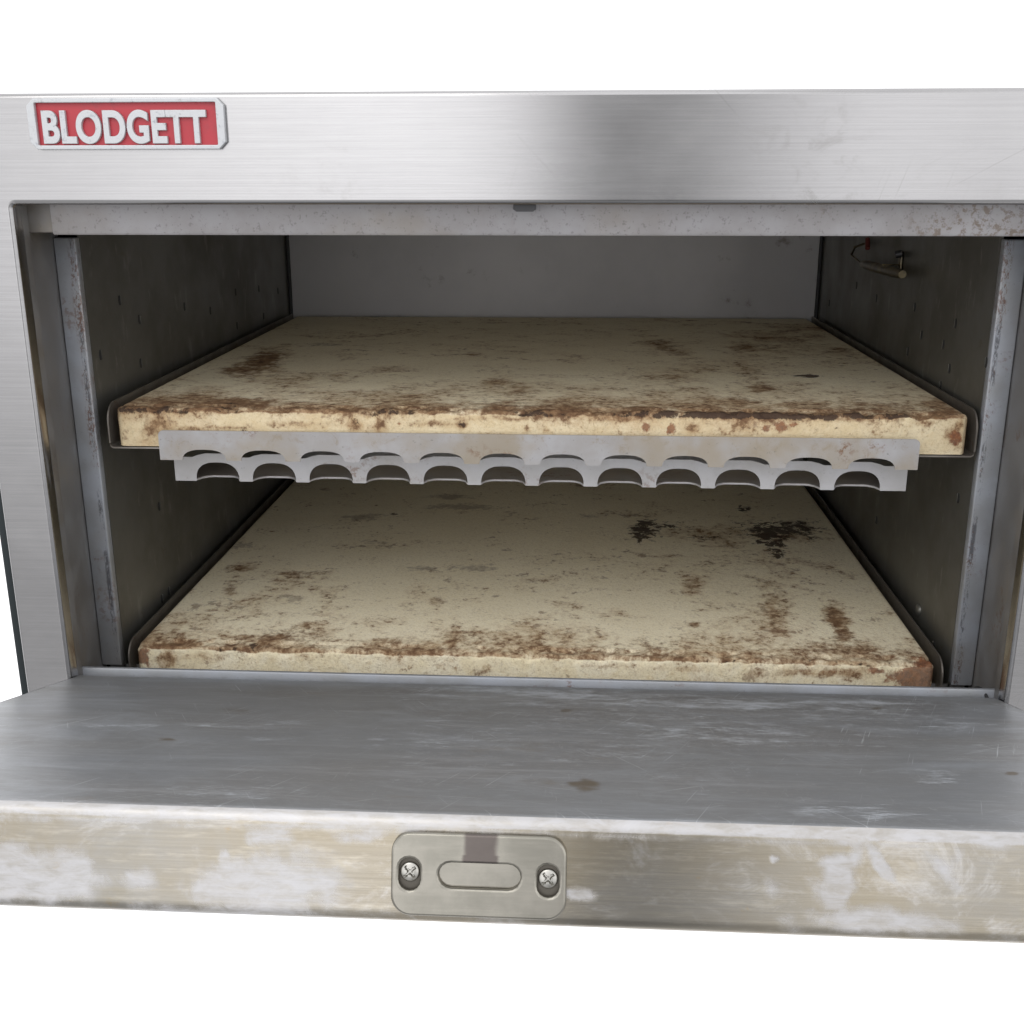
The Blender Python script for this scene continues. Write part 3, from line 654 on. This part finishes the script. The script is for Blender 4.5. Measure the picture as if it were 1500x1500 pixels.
# ------------------------------------------------------------------ baking stones
def make_stone(name, label, mat, ztop, yaw, dx, lists, seed, loc_y=0.0):
    r = .006
    step = .0032
    yp = [(0.0, TH*(1-i/12)) for i in range(12)][:]            # front face rows, (y, drop)
    yp = [(0.0, d) for d in np.linspace(TH, r, 13)]
    for i in range(1, 7):
        a = math.pi/2*i/6; yp.append((r-r*math.cos(a), r-r*math.sin(a)))
    ny = int((DS-2*r)/step); yp += [(r+(DS-2*r)*i/ny, 0.0) for i in range(1, ny+1)]
    for i in range(1, 4):
        a = math.pi/2*i/3; yp.append((DS-r+r*math.sin(a), r-r*math.cos(a)))
    yp += [(DS, d) for d in np.linspace(r, TH, 4)[1:]]
    xp = [(-H, d) for d in np.linspace(TH, r, 7)]
    for i in range(1, 5):
        a = math.pi/2*i/4; xp.append((-H+r-r*math.cos(a), r-r*math.sin(a)))
    nxs = int((2*H-2*r)/step); xp += [(-H+r+(2*H-2*r)*i/nxs, 0.0) for i in range(1, nxs)]
    for i in range(0, 5):
        a = math.pi/2*i/4; xp.append((H-r+r*math.sin(a), r-r*math.cos(a)))
    xp += [(H, d) for d in np.linspace(r, TH, 7)[1:]]
    yp = np.array(yp); xp = np.array(xp); ny_, nx_ = len(yp), len(xp)
    YY, XX = np.meshgrid(yp[:, 0], xp[:, 0], indexing='ij'); DY, DX = np.meshgrid(yp[:, 1], xp[:, 1], indexing='ij')
    drop = np.minimum(DY+DX, TH)
    V = np.stack([XX, YY, ztop-drop], -1).reshape(-1, 3)
    # vertical front corners get a small radius
    fr = np.clip((r - V[:, 1])/r, 0, 1); 
    near = np.clip((np.abs(V[:, 0])-(H-.006))/.006, 0, 1)
    V[:, 1] += near**2*fr*.0035; V[:, 0] -= np.sign(V[:, 0])*near*fr**2*.0015
    # worn, chipped arris
    n1 = vnoise(V, 60, seed); n2 = vnoise(V, 190, seed+2)
    edge = np.exp(-((drop.ravel()-.002)/.005)**2)*(V[:, 1] < .02)
    V[:, 2] -= edge*np.clip(n1*.0045+.0012+n2*.002, 0, .006); V[:, 1] += edge*np.clip(n1*.004+n2*.002, 0, .005)
    front = (V[:, 1] < .004)
    V[:, 1] += front*n2*.0007
    cs, sn = math.cos(yaw), math.sin(yaw)
    V = np.stack([V[:, 0]*cs-V[:, 1]*sn+dx, V[:, 0]*sn+V[:, 1]*cs+loc_y, V[:, 2]], -1)
    F = [(i*nx_+j, i*nx_+j+1, (i+1)*nx_+j+1, (i+1)*nx_+j) for i in range(ny_-1) for j in range(nx_-1)]
    me = bpy.data.meshes.new(name); me.from_pydata(V.tolist(), [], F)
    top = lambda px, py: on_z(px, py, ztop); fro = lambda px, py: on_y(px, py, loc_y+.001)
    isf = (drop.ravel() > r*.6) & (YY.ravel() < .01)
    A = {}
    for k in ('stain', 'crust', 'rusty', 'grey'):
        t = blobs(V, top, lists.get(k, []), EX, EY, grow=1.25 if k == 'crust' else 1.1); f = blobs(V, fro, lists.get(k+'_front', []), EX, EZ)
        A[k] = np.where(isf, f, t)
    # baked-on band along the front arris
    yy = YY.ravel(); dd = DY.ravel(); xx = XX.ravel()
    s_arc = np.where(dd > 0, -(dd), yy)      # distance over the arris: negative on the face
    la = vnoise(np.stack([xx, xx*0, xx*0], -1), 9, seed+5)*.5+.5
    lb = vnoise(np.stack([xx, xx*0, xx*0], -1), 40, seed+6)*.5+.5
    bandw = lists['band']
    A['stain'] = np.maximum(A['stain'], bandw[0]*np.exp(-np.clip(yy-.004, 0, 1)/(bandw[1]*(.4+la)))*(dd < .004)*(.6+.6*lb))
    A['stain'] = np.maximum(A['stain'], lists.get('drip', 1.25)*np.exp(-np.clip(dd, 0, 1)/(.006+.022*lb*la))*(yy < .01)*(.35+.8*la))
    A['crust'] = np.maximum(A['crust'], bandw[2]*np.exp(-(np.clip(np.where(yy < .01, dd-.0025, yy), -1, 1)/.0045)**2)*np.clip(la*1.5-.15, 0, 1)*np.where(DS-yy < .1, 0, 1))
    me_edge = np.where(isf, 1.0, 0.0); me_edge = np.maximum(me_edge, .6*np.exp(-yy/.03)*(dd < .01)*(.3+.7*lb)*lists.get('pale', 1))
    for k, v in A.items(): set_attr(me, k, v)
    set_attr(me, 'edge', me_edge)
    o = link(name, me, mat, None, loc=(dx, loc_y+DS/2, ztop-TH), smooth=0)
    o['label'] = label; o['category'] = 'baking stone'; o['group'] = 'baking stones in the oven'
    return o
upper = dict(
  stain=[(385, 530, 34, 13, 1.05, -25), (360, 540, 40, 6, .9), (330, 592, 75, 9, 1.1), (290, 585, 60, 10, .8), (255, 598, 60, 6, .9), (570, 541, 28, 5, .55), (720, 540, 25, 5, .5), (728, 559, 20, 5, .75), (760, 574, 20, 9, .72),
     (490, 552, 12, 4, .6), (1115, 568, 20, 6, .85), (1108, 555, 16, 5, .8), (1095, 548, 22, 14, .5), (1090, 509, 18, 6, .8), (970, 505, 32, 10, .7, 15), (1015, 545, 60, 12, .35), (1105, 589, 14, 4, .8),
     (1140, 500, 60, 14, .5), (1230, 512, 30, 6, .5), (1040, 598, 120, 8, .6), (1260, 600, 110, 12, .85), (1370, 592, 40, 14, .8), (1385, 605, 26, 8, 1.), (1300, 583, 50, 12, .4), (460, 590, 120, 8, .55), (600, 595, 200, 8, .6), (860, 600, 260, 7, .8),
     (450, 560, 60, 12, .35), (240, 575, 30, 8, .5), (1000, 520, 20, 6, .5), (520, 572, 16, 4, .5), (670, 570, 14, 4, .6), (1180, 480, 40, 5, .5), (700, 520, 14, 3, .5), (905, 570, 24, 3, .55)],
  crust=[(335, 595, 28, 5, .62), (1180, 551, 15, 1.6, 1.2), (1262, 609, 24, 5, 1.0), (1150, 607, 30, 3, .7), (380, 528, 18, 6, .45), (1320, 608, 60, 2.5, .75), (460, 603, 40, 2.5, .7), (990, 508, 14, 3, .5), (1085, 508, 12, 3, .5), (558, 463, 14, 1.5, 1.3), (567, 460, 9, 1.5, 1.3)],
  grey=[(480, 505, 30, 5, .5), (1175, 525, 25, 5, .5), (770, 575, 14, 6, .4)],
  stain_front=[(232, 625, 20, 14, .95), (220, 645, 16, 7, .8), (520, 620, 9, 10, .95), (556, 625, 9, 11, .85), (640, 620, 34, 6, .8), (675, 622, 10, 7, 1.05), (772, 628, 5, 8, .8), (800, 630, 4, 5, .8), (905, 612, 60, 6, .9), (1014, 627, 12, 9, .95),
     (1250, 614, 40, 6, .8), (1352, 618, 20, 6, .6), (1060, 612, 70, 5, .8), (1400, 640, 12, 17, .9), (1408, 622, 6, 10, 1.0), (430, 620, 60, 6, .6), (280, 628, 30, 5, .7), (345, 626, 30, 4, .75), (730, 612, 80, 5, .8), (1230, 628, 12, 4, .5)],
  rusty_front=[(946, 626, 6, 9, 1.), (984, 626, 7, 9, 1.), (1145, 625, 9, 11, 1.), (1124, 628, 6, 8, .9), (1165, 623, 7, 5, .9), (585, 620, 5, 6, .4), (1402, 642, 10, 14, .8)],
  crust_front=[(675, 622, 9, 5, .55), (522, 617, 8, 8, .5), (1088, 628, 18, 5, .55), (1258, 612, 20, 4, .7), (855, 622, 20, 4, .45), (360, 627, 10, 5, .55), (1225, 627, 6, 3, .6)],
  band=(1.0, .12, 1.0), pale=.4)
lower = dict(
  stain=[(1225, 905, 14, 22, 1.0, -30), (1235, 930, 14, 12, .9, -20), (1213, 895, 10, 6, .8), (1130, 880, 22, 40, .55), (1135, 912, 16, 16, .7), (1015, 862, 12, 9, .75), (1020, 895, 22, 3, .6), (1016, 915, 10, 4, .8), (1110, 848, 55, 3, .7, 12), (1080, 842, 40, 3, .5, 8),
     (350, 831, 17, 8, .9), (430, 842, 28, 7, .8), (402, 850, 12, 5, .8), (340, 865, 10, 10, .75), (450, 840, 22, 4, .7), (348, 920, 18, 6, .6), (450, 915, 18, 6, .7), (1065, 967, 16, 10, 1.05), (660, 940, 14, 20, .85, 15), (668, 928, 14, 6, .7),
     (730, 962, 14, 4, 1.), (700, 950, 200, 14, .6), (950, 960, 240, 12, .6), (260, 945, 60, 8, 1.0), (380, 937, 50, 12, .85), (330, 950, 50, 6, .9), (1150, 955, 200, 14, .6), (1250, 955, 90, 12, .7), (1300, 965, 50, 6, .8), (1240, 975, 100, 8, .8), (430, 880, 80, 25, .35), (600, 900, 60, 30, .3),
     (1200, 832, 45, 5, .5, 15), (1245, 845, 12, 8, .5), (1303, 897, 12, 6, .7), (895, 897, 22, 6, .45), (820, 885, 12, 4, .55), (985, 815, 20, 3, .5), (1060, 800, 40, 6, .45), (1080, 820, 60, 20, .4), (1090, 900, 60, 40, .3), (635, 882, 25, 6, .45), (250, 935, 30, 14, .5),
     (565, 955, 35, 12, .65), (760, 930, 90, 14, .45), (1170, 950, 40, 6, .7), (1075, 782, 110, 10, .4), (410, 900, 60, 6, .4)],
  crust=[(945, 775, 20, 13, .95), (975, 770, 22, 4, .7), (938, 790, 5, 6, 1.0), (1000, 772, 30, 3, .5), (1140, 775, 55, 12, .82), (1125, 785, 28, 9, .9), (1137, 800, 12, 14, .8), (1180, 775, 18, 12, .75), (1030, 787, 20, 4, .65), (1090, 745, 14, 4, .7), (1085, 768, 25, 5, .55), (1140, 815, 5, 5, .8),
     (260, 951, 30, 3, .8), (330, 950, 20, 4, .6), (1065, 970, 12, 7, .75), (730, 963, 12, 3, .7), (1240, 972, 80, 3, .6), (370, 945, 12, 3, .6), (500, 757, 1, 1, .1), (575, 753, 5, 1.5, .8), (1235, 925, 8, 6, .3)],
  grey=[(680, 742, 60, 4, .75), (660, 728, 32, 4, .75), (860, 757, 16, 4, .7), (535, 757, 28, 6, .6), (350, 798, 18, 5, .7), (435, 877, 20, 7, .7), (615, 832, 30, 5, .65), (690, 832, 40, 7, .6), (650, 880, 24, 8, .5), (515, 757, 20, 3, .6), (350, 866, 14, 6, .5), (550, 795, 30, 4, .5), (1180, 770, 14, 10, .6), (780, 854, 14, 5, .5), (930, 775, 12, 12, .6), (1130, 762, 70, 6, .5)],
  stain_front=[(250, 965, 14, 14, .8), (470, 962, 30, 5, .5), (900, 975, 60, 5, .5), (705, 980, 12, 7, .7), (1000, 980, 60, 4, .5), (1200, 985, 90, 7, .75), (300, 960, 30, 8, .6)],
  rusty_front=[(208, 960, 14, 16, 1.1), (1330, 990, 44, 16, 1.1), (1355, 975, 14, 10, 1.), (1290, 985, 30, 8, .8), (1200, 984, 60, 5, .5)],
  rusty=[(1355, 972, 16, 8, 1.0), (1300, 978, 40, 5, .7), (205, 948, 8, 4, .8)],
  band=(.80, .085, .45), pale=1.0, drip=.35)
make_stone('baking_stone', 'upper cream baking stone browned along its front edge, above the toothed metal strips', MT['stone_up'], ZU, .009, .0055, upper, 3, .0)
make_stone('baking_stone', 'lower cream baking stone just behind the open door, under the other stone', MT['stone_low'], 0.0, .0, -.0015, lower, 11, .0)

# ------------------------------------------------------------------ steel carriers under the stones
def carrier(label, ztop, dx, yaw, cats, toothed):
    zb = ztop-TH-.0008
    t = root('stone_rack', (dx, DS/2, zb-.002), label, 'oven rack', 'stone racks in the oven')
    for s in (-1, 1):
        gap = .0085
        xw_ = dx + s*(H+gap)
        # side wall: outline in (y,z) with rounded front top corner
        hgt = ztop+.0035; r = .022
        pts = [(-.001, zb+.004)] + [(-.001+r-r*math.cos(math.radians(a)), hgt-r+r*math.sin(math.radians(a))) for a in range(0, 91, 10)] + [(DS+.004, hgt), (DS+.004, zb+.004)]
        bm = bmesh.new(); extrude_poly(bm, [(xw_, y, z) for y, z in pts], (s*.0018, 0, 0))
        # bottom return with rounded fold
        f = [(xw_+s*.0009, zb+.004), (xw_+s*.0004, zb+.0015), (xw_-s*.0022, zb-.0002), (dx+s*(H-.075), zb-.0002)]
        for i in range(3):
            (x0_, z0_), (x1_, z1_) = f[i], f[i+1]
            v = [bm.verts.new(q) for q in ((x0_, -.001, z0_), (x1_, -.001, z1_), (x1_, DS, z1_), (x0_, DS, z0_))]; bm.faces.new(v)
            v2 = [bm.verts.new(q) for q in ((x0_, -.001, z0_-.0018), (x1_, -.001, z1_-.0018), (x1_, DS, z1_-.0018), (x0_, DS, z0_-.0018))]; bm.faces.new(v2)
            bm.faces.new([bm.verts.new(q) for q in ((x0_, -.001, z0_), (x1_, -.001, z1_), (x1_, -.001, z1_-.0018), (x0_, -.001, z0_-.0018))])
        rot = Matrix.Translation((dx, 0, 0)) @ Matrix.Rotation(yaw, 4, 'Z') @ Matrix.Translation((-dx, 0, 0))
        bm.transform(rot)
        link('side_rail', bm_me('side_rail', bm), MT['tray'], t)
    # bottom pan
    bm = bmesh.new(); box(bm, (dx-H+.05, .012, zb-.002), (dx+H-.05, DS-.01, zb-.0003)); link('bottom_pan', bm_me('bottom_pan', bm), MT['pale_sheet'], t)
    if not toothed: return t
    yA, yB = -.010, .034
    # front toothed strip A
    n = 12
    def P(px, py, y): q = on_y(px, py, y); return q[0], q[2]
    xl, zt_ = P(231, 632, yA); xr, _ = P(1349, 640, yA); zt_ = P(750, 636.5, yA)[1]; zb_ = P(750, 680.5, yA)[1]; za = P(750, 664.5, yA)[1]
    c0 = P(298.5, 660, yA)[0]; c1 = P(1277, 680, yA)[0]; sp = (c1-c0)/(n-1); hw = sp*.375
    pts = [(xl, zb_)]
    rc = .006
    bot = []
    for i in range(n):
        c = c0+sp*i
        ah = za-zb_
        # flat topped arch
        for k in range(0, 13):
            a = math.pi - math.pi*k/12
            ca, sa = math.cos(a), math.sin(a)
            bot.append((c+hw*math.copysign(abs(ca)**.78, ca), zb_+ah*min(1, sa**.85*1.0)))
    top_ = [(xr, zb_), (xr, zt_-rc)] + [(xr-rc+rc*math.cos(math.radians(a)), zt_-rc+rc*math.sin(math.radians(a))) for a in (15, 30, 45, 60, 75, 90)] + \
           [(xl+rc+rc*math.cos(math.radians(a)), zt_-rc+rc*math.sin(math.radians(a))) for a in (90, 105, 120, 135, 150, 165, 180)]
    poly = pts + bot + top_
    bm = bmesh.new(); extrude_poly(bm, [(x, yA, z) for x, z in poly], (0, .0016, 0))
    link('toothed_front_strip', bm_me('toothed_front_strip', bm), MT['strip'], t)
    # rear strip B with arched openings and its folded floor flange
    xl, _ = P(254, 665, yB); xr, _ = P(1330, 685, yB); zbB = P(780, 711.5, yB)[1]; zaB = P(780, 683.5, yB)[1]; ztB = P(780, 670.5, yB)[1]; zsB = P(780, 676, yB)[1]
    c0 = P(318.5, 690, yB)[0]; c1 = P(1257.5, 690, yB)[0]; sp = (c1-c0)/(n-1); hw = sp*.385
    bot = [(xl, zbB)]; 
    for i in range(n):
        c = c0+sp*i; ah = zaB-zbB
        for k in range(0, 17):
            a = math.pi - math.pi*k/16; ca, sa = math.cos(a), math.sin(a)
            bot.append((c+hw*math.copysign(abs(ca)**.8, ca), zbB+ah*sa**.75))
    up = [(xr, zbB), (xr, zsB)]
    for i in range(n-1, -1, -1):
        c = c0+sp*i
        up += [(c+sp*.43, zsB), (c+sp*.33, zsB+(ztB-zsB)*.55), (c+sp*.2, ztB), (c-sp*.2, ztB), (c-sp*.33, zsB+(ztB-zsB)*.55), (c-sp*.43, zsB)]
    up += [(xl, zsB)]
    bm = bmesh.new(); extrude_poly(bm, [(x, yB, z) for x, z in bot+up], (0, .0016, 0))
    link('arched_rear_strip', bm_me('arched_rear_strip', bm), MT['strip_b'], t)
    bm = bmesh.new(); fl = [(xl, yB+.0004)]
    for i in range(n):
        c = c0+sp*i
        fl += [(c-hw, yB+.0004), (c-hw*.85, yB+.010), (c-hw*.6, yB+.0155), (c-hw*.42, yB+.0165), (c+hw*.42, yB+.0165), (c+hw*.6, yB+.0155), (c+hw*.85, yB+.010), (c+hw, yB+.0004)]
    fl += [(xr, yB+.0004), (xr, yB+.075), (xl, yB+.075)]
    extrude_poly(bm, [(x, y, zbB+.0003) for x, y in fl], (0, 0, .0024))
    link('channel_floor', bm_me('channel_floor', bm), MT['shelf'], t)
    # bright rolled edge where each opening wraps round into the floor flange
    for k in range(n):
        q = fl[1+8*k:9+8*k]; bm = bmesh.new(); tube(bm, [(x, y+.0004, zbB+.0014) for x, y in q], .0011, 6)
        link('rolled_edge', bm_me('rolled_edge', bm), MT['strip_b'], t, smooth=60)
    # short tabs tying both strips to the pan
    bm = bmesh.new(); box(bm, (xl+.01, yA+.0017, zt_-.018), (xr-.01, yA+.0105, zt_-.0165)); link('strip_tab', bm_me('strip_tab', bm), MT['tray'], t)
    return t
carrier('thin steel rack holding the upper stone, with two toothed strips along its front', ZU, .0055, .009, 'rack', True)
carrier('plain thin steel rack round the lower stone, close to the open door', 0.0, -.0015, 0.0, 'rack', False)
